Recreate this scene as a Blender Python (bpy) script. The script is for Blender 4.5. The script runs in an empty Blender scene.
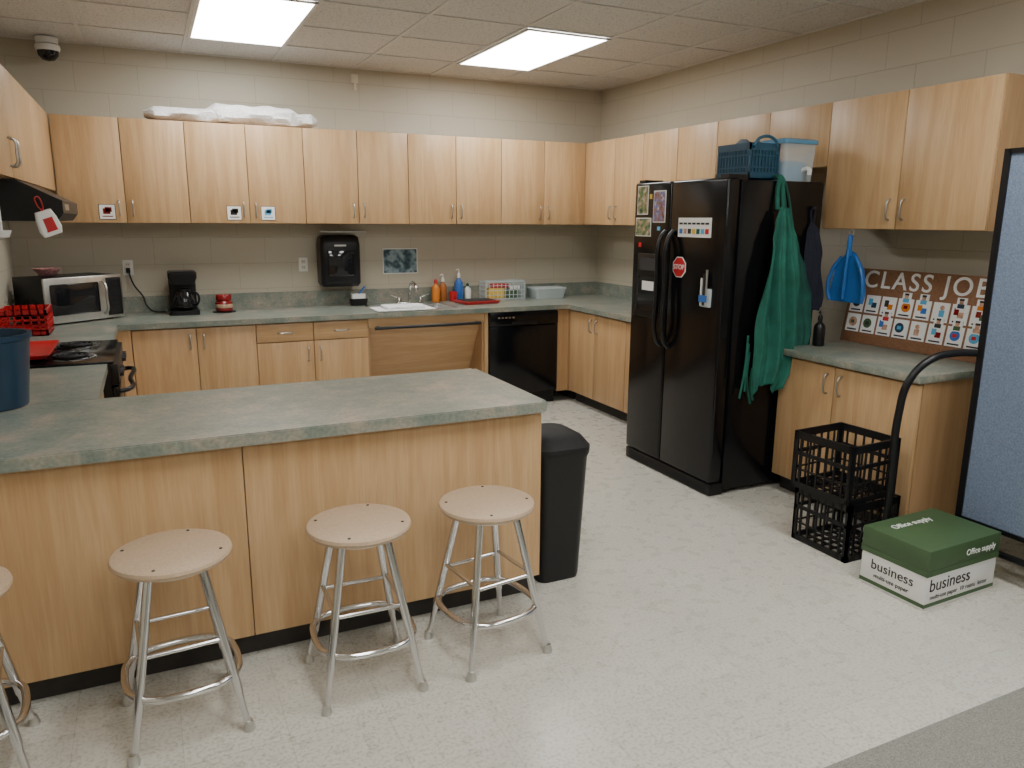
import bpy, bmesh, math, random
from mathutils import Vector, Matrix
random.seed(7)
S=bpy.context.scene
COL=S.collection
# ---------------------------------------------------------------- materials
def mat(name,color=(.8,.8,.8),rough=.5,metal=0.,spec=None,noise=None,bump=None,trans=0,coat=0,alpha=None,emit=None):
    m=bpy.data.materials.new(name);m.use_nodes=True;nt=m.node_tree;b=nt.nodes['Principled BSDF']
    b.inputs['Base Color'].default_value=(*color,1);b.inputs['Roughness'].default_value=rough;b.inputs['Metallic'].default_value=metal
    if spec is not None:b.inputs['Specular IOR Level'].default_value=spec
    if trans:b.inputs['Transmission Weight'].default_value=trans
    if coat:b.inputs['Coat Weight'].default_value=coat
    if alpha is not None:b.inputs['Alpha'].default_value=alpha
    if emit:b.inputs['Emission Color'].default_value=(*emit[0],1);b.inputs['Emission Strength'].default_value=emit[1]
    tc=nt.nodes.new('ShaderNodeTexCoord')
    if noise:
        sc,amt=noise
        n=nt.nodes.new('ShaderNodeTexNoise');n.inputs['Scale'].default_value=sc;n.inputs['Detail'].default_value=4
        nt.links.new(tc.outputs['Object'],n.inputs['Vector'])
        r=nt.nodes.new('ShaderNodeValToRGB')
        r.color_ramp.elements[0].position=.3;r.color_ramp.elements[1].position=.7
        r.color_ramp.elements[0].color=(*[c*(1-amt) for c in color],1);r.color_ramp.elements[1].color=(*[min(1,c*(1+amt)) for c in color],1)
        nt.links.new(n.outputs['Fac'],r.inputs['Fac']);nt.links.new(r.outputs['Color'],b.inputs['Base Color'])
    if bump:
        sc,st,dist=bump
        n=nt.nodes.new('ShaderNodeTexNoise');n.inputs['Scale'].default_value=sc;nt.links.new(tc.outputs['Object'],n.inputs['Vector'])
        bp=nt.nodes.new('ShaderNodeBump');bp.inputs['Strength'].default_value=st;bp.inputs['Distance'].default_value=dist
        nt.links.new(n.outputs['Fac'],bp.inputs['Height']);nt.links.new(bp.outputs['Normal'],b.inputs['Normal'])
    return m
def wood(name,c1,c2,scale=(9,9,.55),rough=.38):
    m=bpy.data.materials.new(name);m.use_nodes=True;nt=m.node_tree;b=nt.nodes['Principled BSDF'];N=nt.nodes.new;L=nt.links.new
    tc=N('ShaderNodeTexCoord');oi=N('ShaderNodeObjectInfo')
    mul=N('ShaderNodeMath');mul.operation='MULTIPLY';mul.inputs[1].default_value=23;L(oi.outputs['Random'],mul.inputs[0])
    add=N('ShaderNodeVectorMath');add.operation='ADD';L(tc.outputs['Object'],add.inputs[0]);L(mul.outputs[0],add.inputs[1])
    mp=N('ShaderNodeMapping');mp.inputs['Scale'].default_value=scale;L(add.outputs[0],mp.inputs['Vector'])
    n=N('ShaderNodeTexNoise');n.inputs['Scale'].default_value=1;n.inputs['Detail'].default_value=3;n.inputs['Distortion'].default_value=.6;L(mp.outputs[0],n.inputs['Vector'])
    ml=N('ShaderNodeMath');ml.operation='MULTIPLY';ml.inputs[1].default_value=7;L(n.outputs['Fac'],ml.inputs[0])
    fr=N('ShaderNodeMath');fr.operation='PINGPONG';fr.inputs[1].default_value=1;L(ml.outputs[0],fr.inputs[0])
    mp2=N('ShaderNodeMapping');mp2.inputs['Scale'].default_value=(scale[0]*16,scale[1]*16,scale[2]*14);L(add.outputs[0],mp2.inputs['Vector'])
    n2=N('ShaderNodeTexNoise');n2.inputs['Scale'].default_value=1;n2.inputs['Detail'].default_value=2;L(mp2.outputs[0],n2.inputs['Vector'])
    mx=N('ShaderNodeMix');mx.data_type='FLOAT';mx.inputs[0].default_value=.62;L(fr.outputs[0],mx.inputs[2]);L(n2.outputs['Fac'],mx.inputs[3])
    r=N('ShaderNodeValToRGB');r.color_ramp.elements[0].position=.2;r.color_ramp.elements[1].position=.75
    r.color_ramp.elements[0].color=(*c2,1);r.color_ramp.elements[1].color=(*c1,1)
    L(mx.outputs[0],r.inputs['Fac']);L(r.outputs['Color'],b.inputs['Base Color']);b.inputs['Roughness'].default_value=rough
    return m
WC1,WC2=(.575,.375,.195),(.46,.275,.125)
MAPLE=wood('maple_laminate',WC1,WC2)
MAPLE_H=wood('maple_laminate_horizontal',WC1,WC2,scale=(.55,9,9))
MAPLE_E=wood('maple_laminate_edge',(.46,.285,.145),(.37,.215,.10))
def counter_mat():
    m=bpy.data.materials.new('green_grey_laminate');m.use_nodes=True;nt=m.node_tree;b=nt.nodes['Principled BSDF'];N=nt.nodes.new;L=nt.links.new
    tc=N('ShaderNodeTexCoord')
    n=N('ShaderNodeTexNoise');n.inputs['Scale'].default_value=6;n.inputs['Detail'].default_value=7;n.inputs['Roughness'].default_value=.7;L(tc.outputs['Object'],n.inputs['Vector'])
    r=N('ShaderNodeValToRGB');e=r.color_ramp.elements;e[0].position=.32;e[0].color=(.135,.175,.152,1);e[1].position=.68;e[1].color=(.37,.315,.25,1)
    x=e.new(.5);x.color=(.215,.238,.2,1)
    L(n.outputs['Fac'],r.inputs['Fac'])
    n2=N('ShaderNodeTexNoise');n2.inputs['Scale'].default_value=70;n2.inputs['Detail'].default_value=3;L(tc.outputs['Object'],n2.inputs['Vector'])
    mx=N('ShaderNodeMix');mx.data_type='RGBA';mx.blend_type='OVERLAY';mx.inputs[0].default_value=.45
    L(r.outputs['Color'],mx.inputs[6]);L(n2.outputs['Fac'],mx.inputs[7]);L(mx.outputs[2],b.inputs['Base Color'])
    b.inputs['Roughness'].default_value=.3
    return m
COUNTER=counter_mat()
def cmu_mat(name,ax):
    m=bpy.data.materials.new(name);m.use_nodes=True;nt=m.node_tree;b=nt.nodes['Principled BSDF'];N=nt.nodes.new;L=nt.links.new
    tc=N('ShaderNodeTexCoord');sp=N('ShaderNodeSeparateXYZ');L(tc.outputs['Object'],sp.inputs[0]);cb=N('ShaderNodeCombineXYZ')
    L(sp.outputs[ax],cb.inputs[0]);L(sp.outputs[2],cb.inputs[1])
    br=N('ShaderNodeTexBrick');br.inputs['Scale'].default_value=1;br.inputs['Brick Width'].default_value=.43;br.inputs['Row Height'].default_value=.215
    br.inputs['Mortar Size'].default_value=.004;br.inputs['Mortar Smooth'].default_value=.6
    br.inputs['Color1'].default_value=(.515,.47,.368,1);br.inputs['Color2'].default_value=(.50,.455,.358,1);br.inputs['Mortar'].default_value=(.43,.385,.295,1)
    L(cb.outputs[0],br.inputs['Vector']);L(br.outputs['Color'],b.inputs['Base Color'])
    n=N('ShaderNodeTexNoise');n.inputs['Scale'].default_value=60;n.inputs['Detail'].default_value=5;L(tc.outputs['Object'],n.inputs['Vector'])
    ad=N('ShaderNodeMath');ad.operation='MULTIPLY_ADD';L(br.outputs['Fac'],ad.inputs[0]);ad.inputs[1].default_value=-1.6;L(n.outputs['Fac'],ad.inputs[2])
    bp=N('ShaderNodeBump');bp.inputs['Strength'].default_value=.35;bp.inputs['Distance'].default_value=.004;L(ad.outputs[0],bp.inputs['Height']);L(bp.outputs['Normal'],b.inputs['Normal'])
    b.inputs['Roughness'].default_value=.5
    return m
CMUX=cmu_mat('painted_block_back',0);CMUY=cmu_mat('painted_block_side',1)
def floor_mat():
    m=bpy.data.materials.new('vinyl_tile');m.use_nodes=True;nt=m.node_tree;b=nt.nodes['Principled BSDF'];N=nt.nodes.new;L=nt.links.new
    tc=N('ShaderNodeTexCoord')
    br=N('ShaderNodeTexBrick');br.offset=0;br.inputs['Scale'].default_value=1;br.inputs['Brick Width'].default_value=.32;br.inputs['Row Height'].default_value=.32
    br.inputs['Mortar Size'].default_value=.002;br.inputs['Mortar Smooth'].default_value=.35
    br.inputs['Color1'].default_value=(.59,.575,.515,1);br.inputs['Color2'].default_value=(.56,.545,.485,1);br.inputs['Mortar'].default_value=(.46,.44,.385,1)
    L(tc.outputs['Object'],br.inputs['Vector'])
    v=N('ShaderNodeTexNoise');v.inputs['Scale'].default_value=80;v.inputs['Detail'].default_value=4;L(tc.outputs['Object'],v.inputs['Vector'])
    r=N('ShaderNodeValToRGB');r.color_ramp.elements[0].position=.35;r.color_ramp.elements[0].color=(.73,.70,.65,1);r.color_ramp.elements[1].position=.52;r.color_ramp.elements[1].color=(1,1,1,1)
    L(v.outputs['Fac'],r.inputs['Fac'])
    mx=N('ShaderNodeMix');mx.data_type='RGBA';mx.blend_type='MULTIPLY';mx.inputs[0].default_value=1
    L(br.outputs['Color'],mx.inputs[6]);L(r.outputs['Color'],mx.inputs[7]);L(mx.outputs[2],b.inputs['Base Color'])
    n=N('ShaderNodeTexNoise');n.inputs['Scale'].default_value=14;n.inputs['Detail'].default_value=4;L(tc.outputs['Object'],n.inputs['Vector'])
    mr=N('ShaderNodeMapRange');mr.inputs[3].default_value=.24;mr.inputs[4].default_value=.32;L(n.outputs['Fac'],mr.inputs[0]);L(mr.outputs[0],b.inputs['Roughness'])
    return m
def ceil_mat():
    m=bpy.data.materials.new('acoustic_tile');m.use_nodes=True;nt=m.node_tree;b=nt.nodes['Principled BSDF'];N=nt.nodes.new;L=nt.links.new
    tc=N('ShaderNodeTexCoord');n=N('ShaderNodeTexNoise');n.inputs['Scale'].default_value=70;n.inputs['Detail'].default_value=3;L(tc.outputs['Object'],n.inputs['Vector'])
    r=N('ShaderNodeValToRGB');r.color_ramp.elements[0].position=.34;r.color_ramp.elements[0].color=(.50,.49,.48,1);r.color_ramp.elements[1].position=.46;r.color_ramp.elements[1].color=(.72,.71,.69,1)
    L(n.outputs['Fac'],r.inputs['Fac']);L(r.outputs['Color'],b.inputs['Base Color']);b.inputs['Roughness'].default_value=.9
    return m
BLACKGLOSS=mat('black_textured_enamel',(.004,.004,.005),.16,bump=(220,.12,.001),spec=.35)
BLACK=mat('black_plastic',(.007,.007,.008),.35,noise=(30,.15),spec=.35)
BLACKM=mat('black_matte',(.013,.013,.013),.7,noise=(30,.2),spec=.3)
TOE=mat('toe_kick_rubber',(.025,.022,.02),.6,noise=(20,.2))
CHROME=mat('chrome',(.70,.70,.71),.14,1,noise=(8,.05))
STEEL=mat('stainless',(.62,.62,.6),.3,1,noise=(20,.06))
NICKEL=mat('satin_nickel',(.46,.45,.43),.32,1,noise=(20,.05))
TAN=mat('stool_tan_hardboard',(.52,.385,.265),.42,noise=(140,.10))
WHITE=mat('white_plastic',(.8,.8,.78),.4,noise=(15,.03))
OFFWHITE=mat('almond_plate',(.7,.64,.52),.45,noise=(15,.03))
GRIDW=mat('ceiling_grid_white',(.70,.69,.67),.5,noise=(5,.03))
FABRICBL=mat('divider_fabric_blue',(.145,.19,.27),.9,noise=(160,.22),bump=(250,.4,.002))
GREEN=mat('apron_green_cloth',(.005,.10,.068),.8,noise=(12,.25),bump=(180,.3,.002))
GREEN2=mat('apron_green_cloth_dark',(.004,.07,.05),.8,noise=(12,.25),bump=(180,.3,.002))
NAVYC=mat('navy_cloth',(.006,.008,.02),.85,noise=(12,.25))
RED=mat('red_plastic',(.5,.015,.02),.35,noise=(10,.1))
DKRED=mat('dark_red_glass',(.22,.012,.012),.2,noise=(10,.2))
NAVY=mat('navy_plastic',(.010,.035,.07),.35,noise=(10,.12))
BLUEB=mat('blue_basket_plastic',(.018,.09,.155),.35,noise=(10,.12))
BLUEP=mat('blue_dustpan_plastic',(.02,.13,.40),.35,noise=(10,.1))
CLEAR=mat('clear_plastic',(.75,.85,.9),.12,alpha=.35,noise=(6,.05))
LIDB=mat('translucent_blue_lid',(.08,.3,.5),.2,alpha=.8,noise=(6,.05))
FROST=mat('frosted_plastic',(.7,.78,.8),.3,alpha=.6,noise=(6,.05))
BROWN=mat('brown_cork_board',(.25,.12,.06),.7,noise=(60,.15))
BOXG=mat('carton_green',(.05,.10,.04),.55,noise=(6,.08))
BOXW=mat('carton_white',(.72,.72,.69),.55,noise=(6,.04))
LINT=mat('white_knit_blanket',(.85,.85,.85),.9,noise=(30,.08),bump=(60,.8,.01))
GREYC=mat('grey_carpet',(.225,.225,.195),.95,noise=(180,.3),bump=(220,.8,.004))
PAPER=mat('paper_white',(.82,.82,.8),.7,noise=(4,.02))
INK=mat('ink_black',(.02,.02,.02),.7,noise=(4,.02))
YEL=mat('yellow_plastic',(.75,.5,.06),.4,noise=(4,.05))
ORANGE=mat('orange_soap',(.7,.22,.03),.25,noise=(4,.05))
BLUE=mat('blue_label',(.03,.15,.5),.4,noise=(4,.05))
GLASSD=mat('dark_glass',(.01,.01,.012),.06,noise=(4,.05))
SKY=mat('light_blue_print',(.1,.4,.65),.6,noise=(4,.05))
SKIN=mat('print_skin',(.5,.28,.18),.6,noise=(40,.4))
def photo_mat(name,cols,scale):
    m=bpy.data.materials.new(name);m.use_nodes=True;nt=m.node_tree;b=nt.nodes['Principled BSDF'];N=nt.nodes.new;L=nt.links.new
    tc=N('ShaderNodeTexCoord');n=N('ShaderNodeTexNoise');n.inputs['Scale'].default_value=scale;n.inputs['Detail'].default_value=2;L(tc.outputs['Object'],n.inputs['Vector'])
    r=N('ShaderNodeValToRGB');el=r.color_ramp.elements
    el[0].position=.3;el[0].color=(*cols[0],1);el[1].position=.72;el[1].color=(*cols[-1],1)
    for i,c in enumerate(cols[1:-1]): x=el.new(.3+.42*(i+1)/(len(cols)-1));x.color=(*c,1)
    L(n.outputs['Fac'],r.inputs['Fac']);L(r.outputs['Color'],b.inputs['Base Color']);b.inputs['Roughness'].default_value=.3
    return m
PHOTO=photo_mat('photo_print',[(.03,.05,.03),(.1,.2,.08),(.45,.3,.2),(.6,.55,.5)],28)
PHOTO2=photo_mat('photo_print_people',[(.03,.03,.05),(.35,.16,.1),(.1,.15,.4),(.65,.6,.5)],45)
POSTER=photo_mat('poster_print',[(.02,.03,.03),(.05,.1,.12),(.3,.4,.45),(.12,.1,.08)],12)
# ---------------------------------------------------------------- helpers
def empty(name,loc=(0,0,0),rot=0):
    e=bpy.data.objects.new(name,None);COL.objects.link(e);e.location=loc;e.rotation_euler=(0,0,rot);e.empty_display_size=.1
    return e
def finish(name,bm,m,parent=None,smooth=False,loc=None,rot=None):
    me=bpy.data.meshes.new(name);bmesh.ops.recalc_face_normals(bm,faces=bm.faces);bm.to_mesh(me);bm.free()
    ms=m if isinstance(m,(list,tuple)) else [m]
    for x in ms: me.materials.append(x)
    o=bpy.data.objects.new(name,me);COL.objects.link(o)
    if parent:o.parent=parent
    if loc:o.location=loc
    if rot:o.rotation_euler=rot
    if smooth:
        for p in me.polygons:p.use_smooth=True
        md=o.modifiers.new('e','EDGE_SPLIT');md.split_angle=math.radians(38)
    return o
def addbox(bm,x0,x1,y0,y1,z0,z1,mi=0):
    vs=[bm.verts.new((x,y,z)) for x in (x0,x1) for y in (y0,y1) for z in (z0,z1)]
    fs=[(0,1,3,2),(4,6,7,5),(0,4,5,1),(2,3,7,6),(0,2,6,4),(1,5,7,3)]
    for f in fs:
        ff=bm.faces.new([vs[i] for i in f]);ff.material_index=mi
def box(name,x0,x1,y0,y1,z0,z1,m,parent=None,bev=0,seg=2,**k):
    bm=bmesh.new();addbox(bm,min(x0,x1),max(x0,x1),min(y0,y1),max(y0,y1),min(z0,z1),max(z0,z1))
    bmesh.ops.recalc_face_normals(bm,faces=bm.faces)
    if bev:bmesh.ops.bevel(bm,geom=list(bm.edges),offset=bev,segments=seg,profile=.5,affect='EDGES')
    return finish(name,bm,m,parent,smooth=bool(bev),**k)
def boxes(name,L,m,parent=None,**k):
    bm=bmesh.new()
    for b in L: addbox(bm,*b)
    return finish(name,bm,m,parent,**k)
def lathe(name,prof,c,m,parent=None,seg=32,sx=1,sy=1,rz=0,smooth=True):
    bm=bmesh.new();rings=[]
    for r,z in prof:
        if r<1e-5: rings.append([bm.verts.new((c[0],c[1],c[2]+z))]);continue
        ring=[]
        for i in range(seg):
            a=2*math.pi*i/seg;x=r*math.cos(a)*sx;y=r*math.sin(a)*sy
            ring.append(bm.verts.new((c[0]+x*math.cos(rz)-y*math.sin(rz),c[1]+x*math.sin(rz)+y*math.cos(rz),c[2]+z)))
        rings.append(ring)
    for a,b in zip(rings,rings[1:]):
        for i in range(seg):
            j=(i+1)%seg
            if len(a)==1 and len(b)==1: continue
            if len(a)==1: bm.faces.new((a[0],b[i],b[j]))
            elif len(b)==1: bm.faces.new((a[i],a[j],b[0]))
            else: bm.faces.new((a[i],a[j],b[j],b[i]))
    if len(rings[0])>1: bm.faces.new(rings[0])
    if len(rings[-1])>1 and prof[-1][0]>1e-5: bm.faces.new(rings[-1])
    return finish(name,bm,m,parent,smooth)
def rr(cx,cy,hx,hy,r,n=6):
    pts=[]
    for (sx,sy,a0) in ((1,1,0),(-1,1,90),(-1,-1,180),(1,-1,270)):
        for i in range(n+1):
            a=math.radians(a0+90*i/n);pts.append((cx+sx*(hx-r)+r*math.cos(a),cy+sy*(hy-r)+r*math.sin(a)))
    return pts
def loft(name,secs,c,m,parent=None,rz=0,capb=True,capt=True,smooth=True):
    bm=bmesh.new();rings=[];ca,sa=math.cos(rz),math.sin(rz)
    for z,hx,hy,r in secs:
        rings.append([bm.verts.new((c[0]+x*ca-y*sa,c[1]+x*sa+y*ca,c[2]+z)) for x,y in rr(0,0,hx,hy,min(r,hx*.99,hy*.99))])
    for a,b in zip(rings,rings[1:]):
        for i in range(len(a)):
            j=(i+1)%len(a);bm.faces.new((a[i],a[j],b[j],b[i]))
    if capb:bm.faces.new(rings[0])
    if capt:bm.faces.new(rings[-1])
    return finish(name,bm,m,parent,smooth)
def tube(name,pts,r,m,parent=None,cyc=False,smoothcurve=True,res=8):
    cu=bpy.data.curves.new(name,'CURVE');cu.dimensions='3D';cu.bevel_depth=r;cu.bevel_resolution=4;cu.use_fill_caps=True
    sp=cu.splines.new('BEZIER' if smoothcurve else 'POLY')
    if smoothcurve:
        sp.bezier_points.add(len(pts)-1)
        for b,p in zip(sp.bezier_points,pts): b.co=p;b.handle_left_type=b.handle_right_type='AUTO'
        sp.resolution_u=res
    else:
        sp.points.add(len(pts)-1)
        for b,p in zip(sp.points,pts): b.co=(*p,1)
    sp.use_cyclic_u=cyc
    o=bpy.data.objects.new(name,cu);COL.objects.link(o)
    dg=bpy.context.evaluated_depsgraph_get();dg.update()
    me=bpy.data.meshes.new_from_object(o.evaluated_get(dg));bpy.data.objects.remove(o)
    me.materials.clear();me.materials.append(m)
    for p in me.polygons:p.use_smooth=True
    o=bpy.data.objects.new(name,me);COL.objects.link(o)
    if parent:o.parent=parent
    return o
def text(name,body,size,mw,m,parent=None,ext=.001,align='CENTER',bold=0,sp=1):
    cu=bpy.data.curves.new(name,'FONT');cu.body=body;cu.size=size;cu.extrude=ext;cu.align_x=align;cu.align_y='CENTER';cu.offset=bold;cu.space_character=sp
    o=bpy.data.objects.new(name,cu);COL.objects.link(o)
    dg=bpy.context.evaluated_depsgraph_get();dg.update()
    me=bpy.data.meshes.new_from_object(o.evaluated_get(dg));bpy.data.objects.remove(o)
    me.materials.clear();me.materials.append(m);me.transform(mw)
    o=bpy.data.objects.new(name,me);COL.objects.link(o)
    if parent:o.parent=parent
    return o
def frame(o,x,y,loc):
    x=Vector(x).normalized();y=Vector(y).normalized();z=x.cross(y)
    M=Matrix((x,y,z)).transposed().to_4x4();M.translation=Vector(loc);return M
def FX(loc): return frame(0,(0,-1,0),(0,0,1),loc)
def FY(loc): return frame(0,(1,0,0),(0,0,1),loc)
# ---------------------------------------------------------------- dims
W=.08;XL=-5.05;ZC=2.925;YB=-10.;ZT=2.367;ZB=1.62;CZ=.91;CF=-.70;BF=-.67;UF=-.33
XLF=-4.37
box('floor',XL-.15,W+.15,-5.32,W+.15,-.1,0,floor_mat())
box('floor_carpet',XL-.15,W+.15,YB-.15,-5.32,-.1,.004,GREYC)
box('wall_back',XL-.15,W+.15,W,W+.15,0,ZC,CMUX)
box('wall_right',W,W+.15,YB,W,0,ZC,CMUY)
box('wall_left',XL-.15,XL,YB,W,0,ZC,CMUY)
box('wall_front',XL-.15,W+.15,YB-.15,YB,0,ZC,CMUX)
box('baseboard_right',W-.008,W,YB,-4.3,0,.1,TOE)
box('baseboard_left',XL,XL+.008,YB,-4.1,0,.1,TOE)
box('ceiling',XL-.15,W+.15,YB-.15,W+.15,ZC,ZC+.1,ceil_mat())
gx=[-1.715+.68*k for k in range(-4,3)];gy=[-.54-.66*k for k in range(-1,15)]
L=[]
for x in gx:
    if XL<x<W: L.append((x-.012,x+.012,YB,W,ZC-.008,ZC-.0005))
for y in gy:
    if YB<y<W: L.append((XL,W,y-.012,y+.012,ZC-.0075,ZC-.0005))
L+=[(XL,W,W-.02,W,ZC-.009,ZC-.0005),(W-.02,W,YB,W,ZC-.009,ZC-.0005),(XL,XL+.02,YB,W,ZC-.009,ZC-.0005)]
boxes('trim_ceiling_grid',L,GRIDW)
LIGHT=18.5
def diffuser():
    m=bpy.data.materials.new('prismatic_diffuser');m.use_nodes=True;nt=m.node_tree;N=nt.nodes.new;L=nt.links.new
    b=nt.nodes['Principled BSDF'];b.inputs['Base Color'].default_value=(.9,.9,.9,1)
    tc=N('ShaderNodeTexCoord');ck=N('ShaderNodeTexChecker');ck.inputs['Scale'].default_value=60;ck.inputs['Color1'].default_value=(1,.995,.965,1);ck.inputs['Color2'].default_value=(.88,.875,.855,1)
    L(tc.outputs['Object'],ck.inputs['Vector']);L(ck.outputs['Color'],b.inputs['Emission Color']);b.inputs['Emission Strength'].default_value=LIGHT
    return m
DIF=diffuser()
def troffer(x0,y0):
    e=empty('ceiling_light');x1=x0+.66;y1=y0-1.3
    boxes('frame',[(x0,x0+.02,y1,y0,ZC-.02,ZC-.009),(x1-.02,x1,y1,y0,ZC-.02,ZC-.009),(x0,x1,y0-.02,y0,ZC-.0195,ZC-.009),(x0,x1,y1,y1+.02,ZC-.0195,ZC-.009)],WHITE,e)
    box('diffuser',x0+.02,x1-.02,y1+.02,y0-.02,ZC-.016,ZC-.0095,DIF,e)
for x in (-3.745,-1.705):
    for y in (-.55,-4.51,-7.15): troffer(x,y)
# ---------------------------------------------------------------- cabinets
def pull(parent,p,axis,out,l=.11):
    p=Vector(p);a=Vector(axis);o=Vector(out)
    tube('pull',[p-a*l/2,p-a*l/2*.9+o*.022,p+o*.03,p+a*l/2*.9+o*.022,p+a*l/2],.0055,NICKEL,parent,res=6)
def wallcab(axis,a0,am,a1,face,wall,z0,z1,name='wall_cabinet',hz=None,l=.11):
    e=empty(name);d=1 if face<wall else -1
    def bx(n,u0,u1,f0,f1,za,zb_,m,bev=0):
        if axis=='x': return box(n,u0,u1,f0,f1,za,zb_,m,e,bev)
        return box(n,f0,f1,u0,u1,za,zb_,m,e,bev)
    bx('carcass',a0,a1,face+d*.02,wall-d*.001,z0,z1,MAPLE_E)
    segs=[(a0,am),(am,a1)] if am is not None else [(a0,a1)]
    for u0,u1 in segs: bx('door',min(u0,u1)+.003,max(u0,u1)-.003,face,face+d*.018,z0+.003,z1-.003,MAPLE,.0015)
    h=z0+.11 if hz is None else hz
    if am is not None:
        for s in (-1,1):
            u=am+s*.045
            if axis=='x': pull(e,(u,face,h),(0,0,1),(0,-d,0),l)
            else: pull(e,(face,u,h),(0,0,1),(-d,0,0),l)
    return e
w=.4348
for i in range(5):
    a1=-.33-2*i*w;wallcab('x',a1-2*w,a1-w,a1,UF,W,ZB,ZT)
for a,b,c in ((-.332,-.84,-1.27),(-1.27,-1.73,-2.19),(-3.22,-3.74,-4.263)):
    wallcab('y',c,b,a,UF,W,ZB,ZT)
wallcab('y',-3.22,-2.71,-2.19,UF,W,1.99,ZT)
box('wall_cabinet_corner_filler',-.33,W-.001,-.331,W-.001,ZB,ZT,MAPLE_E)
LF=-4.68
wallcab('y',-1.33,None,-.35,LF,XL,1.84,ZT)
wallcab('y',-3.25,-2.33,-1.33,LF,XL,1.84,ZT,hz=1.96,l=.13)
# ---------------------------------------------------------------- counters
ct=empty('countertop')
T=.04
SX0,SX1,SY0,SY1=-2.42,-1.74,-.58,-.12
parts=[('slab_back_left',XL,SX0,CF,W),('slab_back_right',SX1,W,CF,W),('slab_sink_front',SX0,SX1,CF,SY0),('slab_sink_rear',SX0,SX1,SY1,W)]
for n,x0,x1,y0,y1 in parts: box(n,x0,x1,y0,y1,CZ-T,CZ,COUNTER,ct)
box('slab_right_far',CF,W,-2.33,CF,CZ-T,CZ,COUNTER,ct)
box('slab_left',XL,XLF,-1.485,CF,CZ-T,CZ,COUNTER,ct)
box('slab_left_near',XL,XLF,-3.18,-2.315,CZ-T,CZ,COUNTER,ct)
ct2=empty('countertop');box('slab',CF,W-.001,-4.28,-3.30,CZ-T,CZ,COUNTER,ct2,.004)
for n,b in {'back':(XL,W,W-.02,W-.001,CZ,CZ+.13),'right':(W-.02,W-.001,-2.33,W-.02,CZ,CZ+.13),'left':(XL+.001,XL+.02,-1.485,W-.02,CZ,CZ+.13)}.items():
    box('backsplash_'+n,*b,COUNTER,ct)
box('backsplash',W-.02,W-.0015,-4.28,-3.30,CZ,CZ+.13,COUNTER,ct2)
pen=empty('kitchen_peninsula')
PX=-2.645;PY0=-4.0;PY1=-3.18;XP=XL+.002
bm=bmesh.new();addbox(bm,XP,PX,PY0,PY1,CZ-.045,CZ)
bmesh.ops.bevel(bm,geom=[e for e in bm.edges if abs(e.verts[0].co.z-e.verts[1].co.z)>.01 and e.verts[0].co.x>PX-.01],offset=.02,segments=4,affect='EDGES')
bmesh.ops.bevel(bm,geom=[e for e in bm.edges if e.verts[0].co.z>CZ-.001 and e.verts[1].co.z>CZ-.001],offset=.004,segments=2,affect='EDGES')
finish('worktop',bm,COUNTER,pen,True)
box('core',XP,PX-.03,PY0+.065,PY1-.03,.1,CZ-.045,MAPLE_E,pen)
for a,b in ((XP,-3.882),(-3.878,PX-.03)): box('front_panel',a,b,PY0+.045,PY0+.0649,.1,CZ-.0455,MAPLE,pen)
box('end_panel',PX-.03,PX-.012,PY0+.045,PY1-.03,.1,CZ-.0455,MAPLE,pen)
box('toe_kick',XP,PX-.031,PY0+.1,PY1-.1,0,.1,TOE,pen)
def basecab(axis,segs,face,wall,drawers=False,name='base_cabinet',d=1,zt=CZ-T-.001):
    e=empty(name);a0=min(min(s) for s in segs);a1=max(max(s) for s in segs)
    def bx(n,u0,u1,f0,f1,za,zb_,m,bev=0):
        if axis=='x': return box(n,u0,u1,f0,f1,za,zb_,m,e,bev)
        return box(n,f0,f1,u0,u1,za,zb_,m,e,bev)
    bx('carcass',a0,a1,face+d*.02,wall-d*.002,.1,zt,MAPLE_E)
    bx('toe_kick',a0,a1,face+d*.08,wall-d*.01,0,.0995,TOE)
    out=(0,-d,0) if axis=='x' else (-d,0,0);al=(1,0,0) if axis=='x' else (0,1,0)
    P=lambda u,z:(u,face,z) if axis=='x' else (face,u,z)
    mid=(a0+a1)/2
    for u0,u1 in segs:
        lo,hi=min(u0,u1)+.003,max(u0,u1)-.003;top=zt-.012
        if drawers:
            bx('drawer_front',lo,hi,face,face+d*.018,top-.14,top,MAPLE_H,.0015);pull(e,P((lo+hi)/2,top-.07),al,out);top-=.147
        bx('door',lo,hi,face,face+d*.018,.11,top,MAPLE,.0015)
        u=hi-.045 if (lo+hi)/2<mid else lo+.045
        if len(segs)>1: pull(e,P(u,top-.1),(0,0,1),out)
    return e
basecab('x',[(-4.285,-3.85),(-3.85,-3.425)],BF,W)
basecab('x',[(-3.425,-2.99),(-2.99,-2.55)],BF,W,True)
basecab('y',[(-1.62,-1.13),(-1.13,-.70)],BF,W)
basecab('y',[(-2.33,-1.62)],BF,W)
basecab('y',[(-4.265,-3.73),(-3.73,-3.31)],BF,W)
box('base_cabinet_corner_filler',-.78,BF-.001,BF,BF+.02,0.1,CZ-T-.001,MAPLE)
e=empty('base_cabinet_corner');box('carcass',BF,W-.002,-.69,W-.002,.1,CZ-T-.002,MAPLE_E,e);box('foot',BF+.08,W-.01,-.65,W-.01,0,.0995,TOE,e)
e=empty('base_cabinet_blind_corner');box('carcass',XL+.001,-4.29,BF+.02,W-.002,.1,CZ-T-.001,MAPLE_E,e);box('foot',XL+.01,-4.29,BF+.08,W-.01,0,.0995,TOE,e)
box('filler',-4.40,-4.288,BF,BF+.019,.1,CZ-T-.001,MAPLE,e)
e=basecab('y',[(-1.485,-.70)],-4.40,XL,d=-1)
e=basecab('y',[(-3.17,-2.32)],-4.40,XL,d=-1)
e=empty('sink_base_cabinet')
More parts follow.
